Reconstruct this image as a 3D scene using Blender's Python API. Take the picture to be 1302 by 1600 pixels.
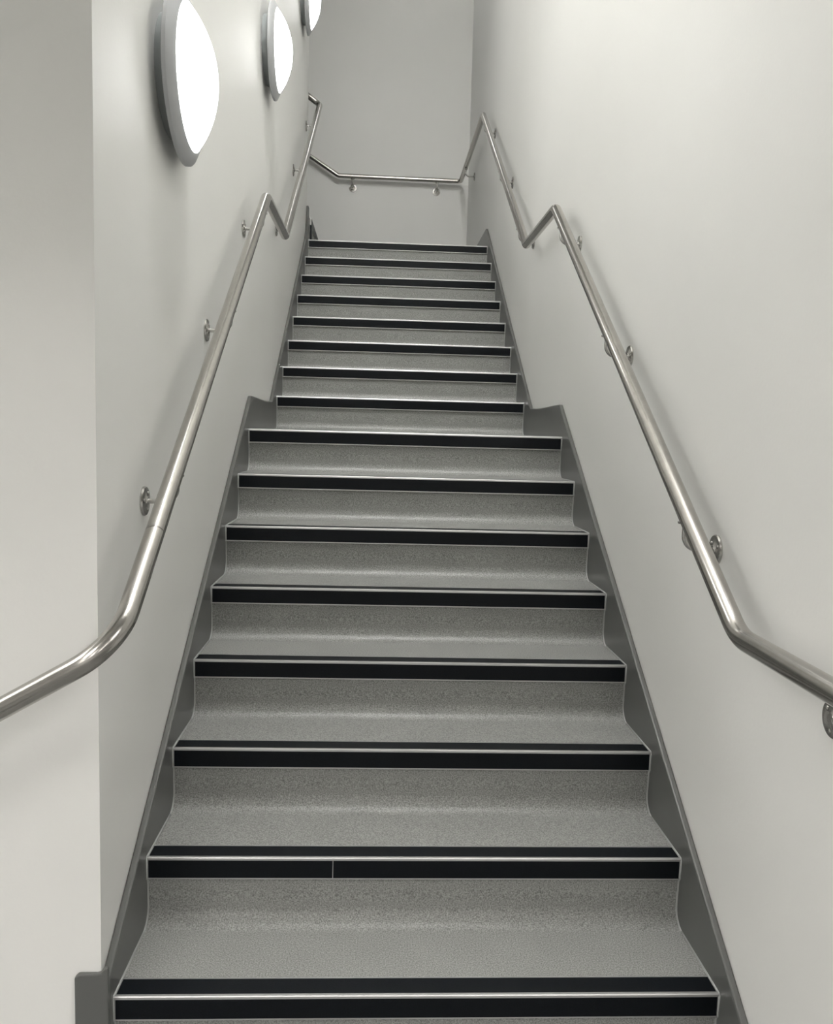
import bpy, bmesh, math
from mathutils import Vector, Matrix
for o in list(bpy.data.objects): bpy.data.objects.remove(o)
SC = bpy.context.scene; COL = SC.collection
# ---------------------------------------------------------------- camera
FPX, CX, CY, CZ, YAW, PIT, ROL = 1334.37, -0.1244, -1.7685, 1.2447, 0.04791, -0.09758, 0.02683
cam = bpy.data.cameras.new('camera'); co = bpy.data.objects.new('camera', cam); COL.objects.link(co)
cam.sensor_fit = 'VERTICAL'; cam.sensor_height = 36; cam.lens = FPX*36/1600; cam.clip_start = .02
fw = Vector((math.sin(YAW)*math.cos(PIT), math.cos(YAW)*math.cos(PIT), math.sin(PIT)))
rt = Vector((math.cos(YAW), -math.sin(YAW), 0)); up = rt.cross(fw)
r2 = math.cos(ROL)*rt+math.sin(ROL)*up; u2 = -math.sin(ROL)*rt+math.cos(ROL)*up
M = Matrix((r2, u2, -fw)).transposed().to_4x4(); M.translation = (CX, CY, CZ); co.matrix_world = M
SC.camera = co
# ---------------------------------------------------------------- world, exposure, light levels
w = bpy.data.worlds.new('world'); SC.world = w; w.use_nodes = True
w.node_tree.nodes['Background'].inputs[0].default_value = (.9, .95, 1, 1)
w.node_tree.nodes['Background'].inputs[1].default_value = .15
SC.view_settings.view_transform = 'Standard'; SC.view_settings.look = 'None'
SC.view_settings.gamma = 1; SC.view_settings.use_curve_mapping = False
SC.view_settings.exposure = 0.0
LAMP_E = 9.6            # wall lamp diffusers
LAMP_C = (1.0, .995, .985)
DOWN_E = 8.5            # fill panels added over the flight going down to the left
LOBBY_E = 14.0            # unseen panels added to light the lobby
STAIR_E = 55.0           # fill panel added high over the stairwell
LOBBY_C = (1.0, .965, .94)
# ---------------------------------------------------------------- dimensions
W2, T = .6698, .018       # half nosing length, baseboard thickness
WX = W2+T                # wall planes
G, R, LN = .27, .17442, .9967
YF, YB, YE = -.0231, 6.613, 4.812   # corner of left wall, back wall, end of left wall
ZF = -R; ZT = 15*R       # lobby floor, top landing
def ny(k): return k*G if k < 8 else 7*G+LN+(k-8)*G
# ---------------------------------------------------------------- helpers
def mat(name, col, rough=.5, metal=0, spec=.5, nscale=0, namt=0, bump=0, bscale=200, coat=0, aniso=0, emis=None, speck=None, fac2=None):
    m = bpy.data.materials.new(name); m.use_nodes = True; nt = m.node_tree; b = nt.nodes['Principled BSDF']
    b.inputs['Base Color'].default_value = (*col, 1); b.inputs['Roughness'].default_value = rough
    b.inputs['Metallic'].default_value = metal; b.inputs['Specular IOR Level'].default_value = spec
    b.inputs['Coat Weight'].default_value = coat; b.inputs['Coat Roughness'].default_value = .15
    b.inputs['Anisotropic'].default_value = aniso
    tc = nt.nodes.new('ShaderNodeTexCoord')
    if namt:
        n = nt.nodes.new('ShaderNodeTexNoise'); n.inputs['Scale'].default_value = nscale; n.inputs['Detail'].default_value = 3
        nt.links.new(tc.outputs['Object'], n.inputs['Vector'])
        r = nt.nodes.new('ShaderNodeValToRGB')
        r.color_ramp.elements[0].position = .3; r.color_ramp.elements[1].position = .7
        r.color_ramp.elements[0].color = (*[c*(1-namt) for c in col], 1); r.color_ramp.elements[1].color = (*[min(1, c*(1+namt)) for c in col], 1)
        nt.links.new(n.outputs['Fac'], r.inputs['Fac']); src = r.outputs['Color']
        if fac2:   # second, broad mottling
            n2 = nt.nodes.new('ShaderNodeTexNoise'); n2.inputs['Scale'].default_value = fac2; nt.links.new(tc.outputs['Object'], n2.inputs['Vector'])
            mr = nt.nodes.new('ShaderNodeMapRange'); mr.inputs['To Min'].default_value = .93; mr.inputs['To Max'].default_value = 1.07
            nt.links.new(n2.outputs['Fac'], mr.inputs['Value'])
            mx = nt.nodes.new('ShaderNodeVectorMath'); mx.operation = 'SCALE'
            nt.links.new(src, mx.inputs[0]); nt.links.new(mr.outputs[0], mx.inputs['Scale']); src = mx.outputs[0]
        nt.links.new(src, b.inputs['Base Color'])
    if bump:
        n = nt.nodes.new('ShaderNodeTexNoise'); n.inputs['Scale'].default_value = bscale; n.inputs['Detail'].default_value = 2
        nt.links.new(tc.outputs['Object'], n.inputs['Vector'])
        bp = nt.nodes.new('ShaderNodeBump'); bp.inputs['Strength'].default_value = bump; bp.inputs['Distance'].default_value = .002
        nt.links.new(n.outputs['Fac'], bp.inputs['Height']); nt.links.new(bp.outputs['Normal'], b.inputs['Normal'])
    if emis:
        b.inputs['Emission Color'].default_value = (*emis[0], 1); b.inputs['Emission Strength'].default_value = emis[1]
    return m
M_wall = mat('wall_paint', (.905, .903, .875), .42, spec=.35, bump=.12, bscale=90, nscale=1.5, namt=.012)
M_ceil = mat('ceiling_paint', (.8, .8, .78), .8)
M_vinyl = mat('speckled_vinyl', (.272, .275, .262), .40, spec=.45, nscale=300, namt=.5, bump=.10, bscale=420, fac2=9)
M_skirt = mat('skirting_vinyl', (.125, .128, .122), .33, spec=.5, nscale=6, namt=.04)
M_bead = mat('weld_bead', (.40, .41, .40), .4)
M_black = mat('black_grit_insert', (.003, .0045, .0065), .36, spec=.2, nscale=300, namt=.4, bump=.15, bscale=500)
M_alu = mat('nosing_aluminium', (.60, .60, .595), .36, metal=.85)
M_steel = mat('brushed_stainless', (.43, .415, .39), .21, metal=1, nscale=40, namt=.05)
M_steel2 = mat('bracket_stainless', (.52, .51, .49), .25, metal=1)
M_seam = mat('tube_joint', (.12, .12, .11), .5, metal=.5)
M_bezel = mat('grey_bezel_plastic', (.46, .47, .48), .45, spec=.4)
M_base = mat('lamp_base_plastic', (.36, .385, .385), .5)
M_dome = mat('opal_diffuser', (.9, .9, .88), .35, emis=(LAMP_C, LAMP_E))
M_panel = mat('added_panel_glow', (.9, .9, .9), .5, emis=(LOBBY_C, LOBBY_E))
M_panel2 = mat('stairwell_fill_glow', (.9, .9, .9), .5, emis=((1, .99, .98), STAIR_E))
M_panel3 = mat('down_flight_fill_glow', (.9, .9, .9), .5, emis=((1, .985, .96), DOWN_E))
M_white = mat('white_metal_frame', (.8, .8, .8), .4)
M_floor = mat('lobby_vinyl', (.20, .203, .195), .4, nscale=420, namt=.3)

def obj(name, bm, m, parent=None, smooth=False, loc=None):
    me = bpy.data.meshes.new(name); bmesh.ops.recalc_face_normals(bm, faces=bm.faces); bm.to_mesh(me); bm.free()
    for x in (m if isinstance(m, (list, tuple)) else [m]): me.materials.append(x)
    if smooth:
        for p in me.polygons: p.use_smooth = True
    o = bpy.data.objects.new(name, me); COL.objects.link(o)
    if parent: o.parent = parent
    if loc: o.location = loc
    return o
def bevel(o, wd, seg=2, ang=35):
    b = o.modifiers.new('bevel', 'BEVEL'); b.width = wd; b.segments = seg; b.limit_method = 'ANGLE'; b.angle_limit = math.radians(ang); return o
def box(bm, x0, x1, y0, y1, z0, z1):
    v = [bm.verts.new((x, y, z)) for x in (x0, x1) for y in (y0, y1) for z in (z0, z1)]
    for f in ((0, 1, 3, 2), (4, 6, 7, 5), (0, 4, 5, 1), (2, 3, 7, 6), (0, 2, 6, 4), (1, 5, 7, 3)): bm.faces.new([v[i] for i in f])
def boxo(name, b, m, parent=None, structure=False):
    bm = bmesh.new(); box(bm, *b); o = obj(name, bm, m, parent)
    if structure: o['kind'] = 'structure'
    return o
def prism(bm, pts, x0, x1, axis=0):   # pts = (a, z) outline; extruded along x (axis 0) or y (axis 1)
    P = (lambda x, a, z: (x, a, z)) if axis == 0 else (lambda x, a, z: (a, x, z))
    A = [bm.verts.new(P(x0, *p)) for p in pts]; B = [bm.verts.new(P(x1, *p)) for p in pts]; n = len(pts)
    bm.faces.new(A); bm.faces.new(B[::-1])
    for i in range(n): bm.faces.new((A[i], B[i], B[(i+1) % n], A[(i+1) % n]))
def fillet(pts, rads, n=8):
    out = [Vector(pts[0])]
    for i in range(1, len(pts)-1):
        p = Vector(pts[i]); a = (Vector(pts[i-1])-p); b = (Vector(pts[i+1])-p); la, lb = a.length, b.length; a.normalize(); b.normalize()
        th = a.angle(b); r = rads[i-1]
        d = min(r/math.tan(th/2), la*.49, lb*.49); r = d*math.tan(th/2)
        c = p+(a+b).normalized()*(r/math.sin(th/2)); s = p+a*d-c; e = p+b*d-c
        tot = s.angle(e); ax = s.cross(e).normalized()
        for k in range(n+1): out.append(c+Matrix.Rotation(tot*k/n, 3, ax) @ s)
    out.append(Vector(pts[-1])); return out
def tube(bm, path, r, seg=28, cap=True):
    path = [Vector(p) for p in path]; rings = []
    t = (path[1]-path[0]).normalized(); u = t.orthogonal().normalized()
    for i, p in enumerate(path):
        t2 = (path[min(i+1, len(path)-1)]-path[max(i-1, 0)]).normalized()
        q = t.rotation_difference(t2); u = q @ u; t = t2; v = t.cross(u)
        rings.append([bm.verts.new(p+(u*math.cos(a)+v*math.sin(a))*r) for a in (2*math.pi*k/seg for k in range(seg))])
    for A, B in zip(rings, rings[1:]):
        for k in range(seg): bm.faces.new((A[k], A[(k+1) % seg], B[(k+1) % seg], B[k]))
    if cap: bm.faces.new(rings[0][::-1]); bm.faces.new(rings[-1])
def smooth_auto(o, ang=40):
    for p in o.data.polygons: p.use_smooth = True
    o.data.set_sharp_from_angle(angle=math.radians(ang)) if hasattr(o.data, 'set_sharp_from_angle') else None
def lathe(bm, prof, seg=72):          # prof = (radius, x); axis along +x
    rings = []
    for r, x in prof:
        if r < 1e-5: rings.append([bm.verts.new((x, 0, 0))])
        else: rings.append([bm.verts.new((x, r*math.cos(2*math.pi*k/seg), r*math.sin(2*math.pi*k/seg))) for k in range(seg)])
    for A, B in zip(rings, rings[1:]):
        for k in range(seg):
            a0, a1 = A[k % len(A)], A[(k+1) % len(A)]; b0, b1 = B[k % len(B)], B[(k+1) % len(B)]
            f = list(dict.fromkeys((a0, a1, b1, b0)))
            if len(f) > 2: bm.faces.new(f)
def empty(name, label, cat, loc=(0, 0, 0), group=None):
    o = bpy.data.objects.new(name, None); COL.objects.link(o); o.location = loc; o['label'] = label; o['category'] = cat; o.empty_display_size = .1
    if group: o['group'] = group
    return o
# ---------------------------------------------------------------- room shell
ZC = 6.3; LC = 2.75
boxo('wall_left', (-5.2, -WX, YF, YE, -2.2, ZC), M_wall, structure=True)
boxo('wall_right', (WX, WX+.2, -.75, YB+.2, -.4, ZC), M_wall, structure=True)
boxo('wall_back', (-5.2, WX, YB, YB+.2, -.4, ZC), M_wall, structure=True)
boxo('wall_far_left', (-5.4, -5.2, -7.8, YB+.2, -2.2, ZC), M_wall, structure=True)
boxo('wall_front', (-5.2, 5.2, -8.0, -7.8, -.4, LC), M_wall, structure=True)
boxo('wall_partition_left', (-5.2, -3.6, -2.75, -2.6, -.4, LC), M_wall, structure=True)
boxo('wall_partition_right', (3.2, 5.0, -2.75, -2.6, -.4, LC), M_wall, structure=True)
boxo('wall_added_lintel', (-3.6, 3.2, -2.75, -2.6, 2.1, LC), M_wall, structure=True)  # unseen, added to cut the far panels' light off the upper facing wall
boxo('wall_far_right', (5.0, 5.2, -7.8, -.55, -.4, LC), M_wall, structure=True)
boxo('wall_right_return', (WX+.2, 5.0, -.75, -.55, -.4, LC), M_wall, structure=True)
bm = bmesh.new(); box(bm, -.80, 5.2, -1.45, .02, ZF-.1, ZF); box(bm, -5.2, 5.2, -7.8, -1.45, ZF-.1, ZF); obj('floor', bm, M_floor)['kind'] = 'structure'
boxo('floor_below', (-5.2, -2.96, -1.45, YF, ZF-9*R-.1, ZF-9*R), M_floor, structure=True)
boxo('wall_stair_side', (-5.2, -.80, -1.5, -1.45, -2.2, ZF-.1), M_wall, structure=True)
boxo('wall_landing_edge', (-.80, -.75, -1.45, YF, -2.2, ZF-.1), M_wall, structure=True)
boxo('ceiling', (-5.2, WX, -.35, YB, ZC, ZC+.1), M_ceil, structure=True)
boxo('ceiling_lobby', (-5.2, 5.2, -7.8, -.35, LC, LC+.1), M_ceil, structure=True)
boxo('added_shade_beam', (-5.2, 5.0, -1.25, -1.15, 2.12, LC), M_wall, structure=True)  # unseen beam, added to shade the top of the facing wall
boxo('wall_header', (-5.2, WX, -.45, -.35, LC+.1, ZC), M_wall, structure=True)
# ---------------------------------------------------------------- baseboards (stair strings)
H = .085; SL = R/G
def line1(y): return SL*y+H
def line2(y): return SL*(y-ny(8))+8*R+H
ZL1 = 7*R+.145
y1 = (ZL1-H)/SL; y2 = ny(8)+(ZL1-8*R-H)/SL
lo = -.35
def dip(a, b):      # the landing piece sags a little towards the upper flight
    return [(a[0]+(b[0]-a[0])*t, a[1]+(b[1]-a[1])*t-.012*math.sin(math.pi*t)*t) for t in (.2, .4, .6, .8)]
def board(name, x0, x1, top):
    bm = bmesh.new(); pts = [(top[0][0], lo)]+top+[(top[-1][0], lo+2.2), (y2+.4, lo+1.0), (y2-.6, lo)]
    prism(bm, pts, x0, x1); o = obj(name, bm, M_skirt); o['kind'] = 'structure'
    bevel(o, .005, 2, 25); return o
ybend = (ZF+.1-H)/SL
topR = [(-.74, ZF+.1), (ybend, ZF+.1), (y1, ZL1)]+dip((y1, ZL1), (y2, ZL1))+[(y2, ZL1), (4.93, ZT+.165), (YB, ZT+.165)]
topL = [(YF-.0, .06), (y1, ZL1)]+dip((y1, ZL1), (y2, ZL1))+[(y2, ZL1), (4.60, line2(4.60)), (4.70, line2(4.70)+.02), (4.74, 2.77), (4.755, 2.86), (YE+.018, 2.86)]
board('baseboard_right', W2, WX, topR)
bl = board('baseboard_left', -WX, -W2, topL)
bm = bmesh.new(); prism(bm, [(-.741, -.25), (-.741, .066), (-.733, .075), (-.694, .075), (-.684, .078), (-.679, .088), (-.670, .088), (-.670, -.25)], YF-.012, YF+.0, axis=1)
o = obj('corner_return', bm, M_skirt, bl); bevel(o, .004, 2, 25)
bo = boxo('baseboard_back', (-WX, WX, YB-.018, YB, ZT, ZT+.12), M_skirt, structure=True)
# ---------------------------------------------------------------- stairs
SBX = W2
def step_profile(y, z, yend, last=False):
    # riser (with cove at its foot) -> under the nosing -> tread -> next cove start, then closed below
    zb = z-R; c = .045; yr = y+.010; pts = [(yr-c, zb)]
    for i in range(1, 9):
        a = math.pi/2*i/8; pts.append((yr-c+c*math.sin(a), zb+c-c*math.cos(a)))
    pts += [(yr-.004, z-.062), (yr-.004, z-.004), (y+.060, z-.004), (y+.064, z), (yend, z)]
    pts += [(yend, z-.05), (y+.06, z-.07), (y+.06, zb-.04), (yr-c, zb-.04)]
    return pts
def bead_path(y, z, yend):
    zb = z-R; c = .045; yr = y+.010; L = []
    for i in range(0, 9):
        a = math.pi/2*i/8; L.append((yr-c+c*math.sin(a), zb+c-c*math.cos(a)))
    return L+[(yr-.004, z-.062), (y-.001, z-.052), (y-.0035, z-.003), (y-.001, z+.001), (y+.062, z+.001), (yend, z)]
_mesh = {}
def prof_strip(bm, pts): prism(bm, pts, -SBX+.003, SBX-.003)
def nosing_meshes():
    # aluminium L section with three raised ribs
    bm = bmesh.new()
    prism(bm, [(-.001, .0), (.062, .0), (.062, -.004), (.004, -.004), (.004, -.054), (-.001, -.054)], -SBX+.001, SBX-.001)
    prism(bm, [(-.0045, -.0045), (-.0045, .0005), (-.003, .003), (.0035, .003), (.0035, -.0045)], -SBX+.001, SBX-.001)
    prism(bm, [(.056, .0), (.056, .0025), (.060, .0025), (.0635, .0), (.0635, -.002)], -SBX+.001, SBX-.001)
    prism(bm, [(-.0035, -.0505), (-.0035, -.0535), (.0, -.0555), (.001, -.0505)], -SBX+.001, SBX-.001)
    a = bpy.data.meshes.new('nosing_frame'); bmesh.ops.recalc_face_normals(bm, faces=bm.faces); bm.to_mesh(a); bm.free(); a.materials.append(M_alu)
    bm = bmesh.new(); box(bm, -SBX+.005, SBX-.005, .0035, .056, 0, .0020)
    b = bpy.data.meshes.new('tread_insert'); bmesh.ops.recalc_face_normals(bm, faces=bm.faces); bm.to_mesh(b); bm.free(); b.materials.append(M_black)
    bm = bmesh.new(); box(bm, -SBX+.005, SBX-.005, -.0030, 0, -.0505, -.0045)
    c = bpy.data.meshes.new('riser_insert'); bmesh.ops.recalc_face_normals(bm, faces=bm.faces); bm.to_mesh(c); bm.free(); c.materials.append(M_black)
    return a, b, c
NM = nosing_meshes()
def make_step(k, parent, yend, name='step'):
    y, z = ny(k), k*R
    bm = bmesh.new(); prism(bm, step_profile(y, z, yend), -SBX, SBX)
    s = obj(name, bm, M_vinyl, parent); smooth_auto(s, 30)
    for nm, me in zip(('nosing_frame', 'tread_insert', 'riser_insert'), NM):
        if k == 1 and nm == 'riser_insert':      # this strip is made up of two lengths
            for x0, x1 in ((-SBX+.005, -.2125), (-.2105, SBX-.005)):
                bm = bmesh.new(); box(bm, x0, x1, -.003, 0, -.0505, -.0045); q = obj(nm, bm, M_black, s); q.location = (0, y, z)
            continue
        o = bpy.data.objects.new(nm, me); COL.objects.link(o); o.parent = s; o.location = (0, y, z)
    for sx in (-1, 1):
        bm = bmesh.new(); tube(bm, [(sx*(SBX-.0005), a, b) for a, b in bead_path(y, z, yend)], .0032, 8)
        q = obj('weld_bead', bm, M_bead, s, smooth=True)
    return s
c45 = .045-.010
f1 = empty('stair_flight', 'lower flight of grey vinyl steps with black nosings, up to the mid landing', 'stairs', (0, 0, ZF))
f2 = empty('stair_flight', 'upper flight of grey vinyl steps with black nosings, beyond the mid landing', 'stairs', (0, ny(8), 7*R))
def at(par, ob):
    ob.matrix_parent_inverse = Matrix.Translation(-Vector(par.location)); return ob
for k in range(8):
    s = at(f1, make_step(k, f1, (ny(k+1)-c45), 'step' if k < 7 else 'landing'))
    if k == 7: s['label'] = 'deep landing between the two flights'
for k in range(8, 16):
    yend = ny(k+1)-c45 if k < 15 else YB-.018
    s = at(f2, make_step(k, f2, yend, 'step' if k < 15 else 'landing'))
    if k == 15: s['label'] = 'top landing in front of the back wall'
# flight that climbs to the left behind the left wall
f3 = empty('stair_flight', 'dark-edged first steps climbing left from the top landing, behind the left wall', 'stairs', (-.655, YE, ZT))
for j in range(3):
    xr = -.655-.27*j; z = ZT+R*(j+1); ya, yb = YE+.02, YB-.02
    bm = bmesh.new(); prism(bm, [(xr-.008, z-R+.002), (xr-.008, z-.004), (xr-.062, z), (xr-.278, z), (xr-.278, z-R+.002)], ya, yb, axis=1)
    s = at(f3, obj('step', bm, M_vinyl, f3))
    bm = bmesh.new(); prism(bm, [(xr-.062, z+.001), (xr+.001, z+.001), (xr+.001, z-.054), (xr-.006, z-.054), (xr-.006, z-.004), (xr-.062, z-.004)], ya, yb, axis=1); obj('nosing_frame', bm, M_alu, s)
    bm = bmesh.new(); box(bm, xr-.056, xr-.004, ya+.004, yb-.004, z+.001, z+.003); obj('tread_insert', bm, M_black, s)
    bm = bmesh.new(); box(bm, xr+.001, xr+.003, ya+.004, yb-.004, z-.050, z-.005); obj('riser_insert', bm, M_black, s)
    if j == 0:
        bm = bmesh.new(); box(bm, xr-.010, xr+.004, ya, ya+.05, ZT+.003, z-.052); q = obj('edge_strip', bm, M_black, s); q['label'] = 'black upright edge strip'
f4 = empty('stair_flight', 'steps going down to the left from the lobby floor, below the left handrail', 'stairs', (-.80, YF, ZF-9*R))
for j in range(8):
    xr = -.80-.27*j; z = ZF-R*(j+1); ya, yb = -1.449, YF-.001
    bm = bmesh.new(); prism(bm, [(xr-.001, z-R*.9), (xr-.001, z), (xr-.208, z), (xr-.214, z-.004), (xr-.262, z-.004), (xr-.262, z-R*.98)], ya, yb, axis=1)
    s = at(f4, obj('step', bm, M_vinyl, f4))
    bm = bmesh.new(); prism(bm, [(xr-.214, z+.001), (xr-.271, z+.001), (xr-.271, z-.054), (xr-.263, z-.054), (xr-.263, z-.004), (xr-.214, z-.004)], ya, yb, axis=1); obj('nosing_frame', bm, M_alu, s)
    bm = bmesh.new(); box(bm, xr-.266, xr-.218, ya+.004, yb-.004, z+.001, z+.003); obj('tread_insert', bm, M_black, s)
# ---------------------------------------------------------------- handrails
RR = .0212; E = .08; RX = WX-E
Z0, ZM, ZU = .846, 2.185, 3.572
YA, Y1, Y2, Y3 = -.123, 1.92, 2.64, 4.80
def rz(y):
    if y < YA: return Z0
    if y < Y1: return Z0+(y-YA)*(ZM-Z0)/(Y1-YA)
    if y < Y2: return ZM
    if y < Y3: return ZM+(y-Y2)*(ZU-ZM)/(Y3-Y2)
    return ZU
def bracket(parent, base, sweep, n, DR=.085):     # base = tube centre, n = unit vector from wall to tube
    n = Vector(n); b = Vector(base); d = E
    foot = b-n*d+Vector((0, 0, -DR))
    bm = bmesh.new()
    sw = Vector((0, sweep or 0, 0)); b = b+sw
    path = fillet([foot+n*.004, b-n*.02+Vector((0, 0, -DR)) if sweep else b+Vector((0, 0, -DR)), b+Vector((0, 0, -RR-.001))], [.045], 8)
    tube(bm, path, .0062, 14)
    o = obj('wall_bracket', bm, M_steel2, parent); smooth_auto(o)
    # saddle plate under the tube
    bm = bmesh.new(); lathe(bm, [(0, 0), (.016, 0), (.017, .002), (.017, .005), (0, .005)], 24)
    s = obj('saddle', bm, M_steel2, o); smooth_auto(s); s.location = b+Vector((0, 0, -RR-.006)); s.rotation_euler = (0, -math.pi/2, 0)
    # rose on the wall, with two screws
    q = Vector((1, 0, 0)).rotation_difference(n)
    bm = bmesh.new(); lathe(bm, [(0, 0), (.036, 0), (.0365, .003), (.034, .0065), (.012, .009), (.010, .011), (0, .011)], 40)
    rs = obj('rose', bm, M_steel2, o); smooth_auto(rs); rs.rotation_mode = 'QUATERNION'; rs.rotation_quaternion = q; rs.location = foot
    for a in (.9, 3.0, 5.1):
        bm = bmesh.new(); lathe(bm, [(0, 0), (.0048, 0), (.0048, .002), (.002, .0035), (0, .0035)], 12)
        sc = obj('screw', bm, M_steel2, o); smooth_auto(sc); sc.rotation_mode = 'QUATERNION'; sc.rotation_quaternion = q
        sc.location = foot+n*.0065+q @ Vector((0, math.cos(a)*.023, math.sin(a)*.023))
    return o
def wall_end(bm, p, n): pass
def handrail(label, loc, pts, rads, brs, seams):
    t = empty('handrail', label, 'handrail', loc)
    bm = bmesh.new(); tube(bm, fillet(pts, rads, 12), RR, 40); o = obj('tube', bm, M_steel, t); smooth_auto(o, 50); at(t, o)
    for b, n in brs: at(t, bracket(t, b, -.17 if b[1] < -.3 else 0, n, .088))
    for y, sx in seams:
        bm = bmesh.new(); d = Vector((0, 1, (rz(y+.01)-rz(y-.01))/.02)).normalized(); c = Vector((sx*RX, y, rz(y)))
        tube(bm, [c-d*.0007, c+d*.0007], RR+.00025, 40, cap=False); q = at(t, obj('joint_ring', bm, M_seam, t, smooth=True))
    return t
BYL = [.325, 1.075, 1.82, 2.92, 3.78, 4.65, -.62]
BYR = [-.352, .21, 1.0, 1.79, 2.88, 3.72, 4.67, 6.05]
yb = YB-E
handrail('brushed steel handrail on the right wall, continuing across the back wall', (RX, 0, .0),
         [(WX-.003, -.68, Z0), (RX, -.68, Z0), (RX, YA, Z0), (RX, Y1, ZM), (RX, Y2, ZM), (RX, Y3, ZU), (RX, yb, ZU+.003), (-.545, yb, ZU+.01), (-1.5, yb, ZU+.01+.955*.62)],
         [.05, .14, .08, .05, .06, .035, .05], [((RX, y, rz(y)), (-1, 0, 0)) for y in BYR]+[((-.41, yb, ZU+.009), (0, -1, 0)), ((.385, yb, ZU+.005), (0, -1, 0))], [])
handrail('brushed steel handrail on the left wall beneath the round lamps', (-RX, 0, .0),
         [(-2.4, -.16, .820-.574*1.792), (-RX, -.16, .820), (-RX, Y1, ZM), (-RX, Y2, ZM), (-RX, YE+E, rz(4.79)+.06), (-1.6, YE+E, rz(4.79)+.06+.68)],
         [.12, .07, .05, .05], [((-RX, y, rz(y)), (1, 0, 0)) for y in BYL if y > 0]+[((-1.25, -.16, .820-.574*.642), (0, -1, 0))], [(.115, -1)])
# ---------------------------------------------------------------- wall lamps
def wall_lamp(label, y, z, group='round wall lamps above the left handrail'):
    t = empty('wall_lamp', label, 'lamp', (-WX, y, z), group)
    bm = bmesh.new(); lathe(bm, [(0, 0), (.150, 0), (.152, .006), (.156, .034), (.150, .040), (0, .040)], 96); o = obj('lamp_base', bm, M_base, t); smooth_auto(o, 30)
    bm = bmesh.new(); lathe(bm, [(.150, .030), (.207, .030), (.2135, .033), (.2135, .042), (.211, .045), (.184, .0595), (.179, .060), (.178, .058), (.178, .045), (.150, .040), (.150, .030)], 96); o = obj('bezel', bm, M_bezel, t); smooth_auto(o, 30)
    prof = [(.178, .046)]+[(.178*math.cos(a), .058+.066*math.sin(a)**1.75 if a > 0 else .058) for a in [math.pi/2*i/20 for i in range(20)]]+[(0, .124)]
    bm = bmesh.new(); lathe(bm, prof, 96); o = obj('diffuser', bm, M_dome, t); smooth_auto(o, 60)
    return t
wall_lamp('large round wall lamp, lit, grey bezel, nearest and lowest of the three', .584, 2.136)
wall_lamp('round wall lamp, lit, grey bezel, middle one of the three on the left wall', 2.467, 2.992)
wall_lamp('round wall lamp, lit, cut by the top of the picture, farthest of the three', 4.239, 4.061)
b4 = wall_lamp('round wall lamp, lit, grey bezel, high on the back wall above the picture', 0, 5.75)
b4.location = (0, YB, 5.62); b4.rotation_euler = (0, 0, -math.pi/2); b4['group'] = 'round wall lamp on the back wall'
# ---------------------------------------------------------------- added ceiling panels, all out of view (extra light)
def added_panel(label, x, y, z=LC, m=M_panel, group='added lobby light panels'):
    t = empty('added_light', label, 'lamp', (x, y, z), group)
    bm = bmesh.new(); box(bm, -.31, .31, -.61, .61, -.012, 0); obj('frame', bm, M_white, t)
    bm = bmesh.new(); box(bm, -.28, .28, -.58, .58, -.016, -.012); obj('diffuser', bm, m, t)
for y, a in ((-3.9, 'nearest the opening'), (-5.9, 'deep in the room')):
    for x, b in ((-2.7, 'left'), (-.9, 'middle'), (1.2, 'right')):
        added_panel('added light panel, unseen, behind the camera, %s row, %s' % (a, b), x, y)  # unseen panels added to light the facing wall and lower steps
added_panel('added fill panel, unseen, high on the stairwell ceiling over the lowest steps', 0, .5, ZC, M_panel2, 'added stairwell fill panel')  # fill put in to brighten treads and stair walls
for x, b in ((-1.9, 'left'), (1.4, 'right')):
    added_panel('added fill panel, unseen, behind the camera, beside the lintel, ' + b, x, -2.1)  # fill added to lift the lower stair walls
for x, b in ((-3.0, 'nearer the corner'), (-4.2, 'farther from the corner')):
    added_panel('added fill panel, unseen, over the descending steps, ' + b, x, -.6 if x > -4 else -.61, LC, M_panel3, 'added fill panels over the descending steps')  # added to brighten the foot of the right wall
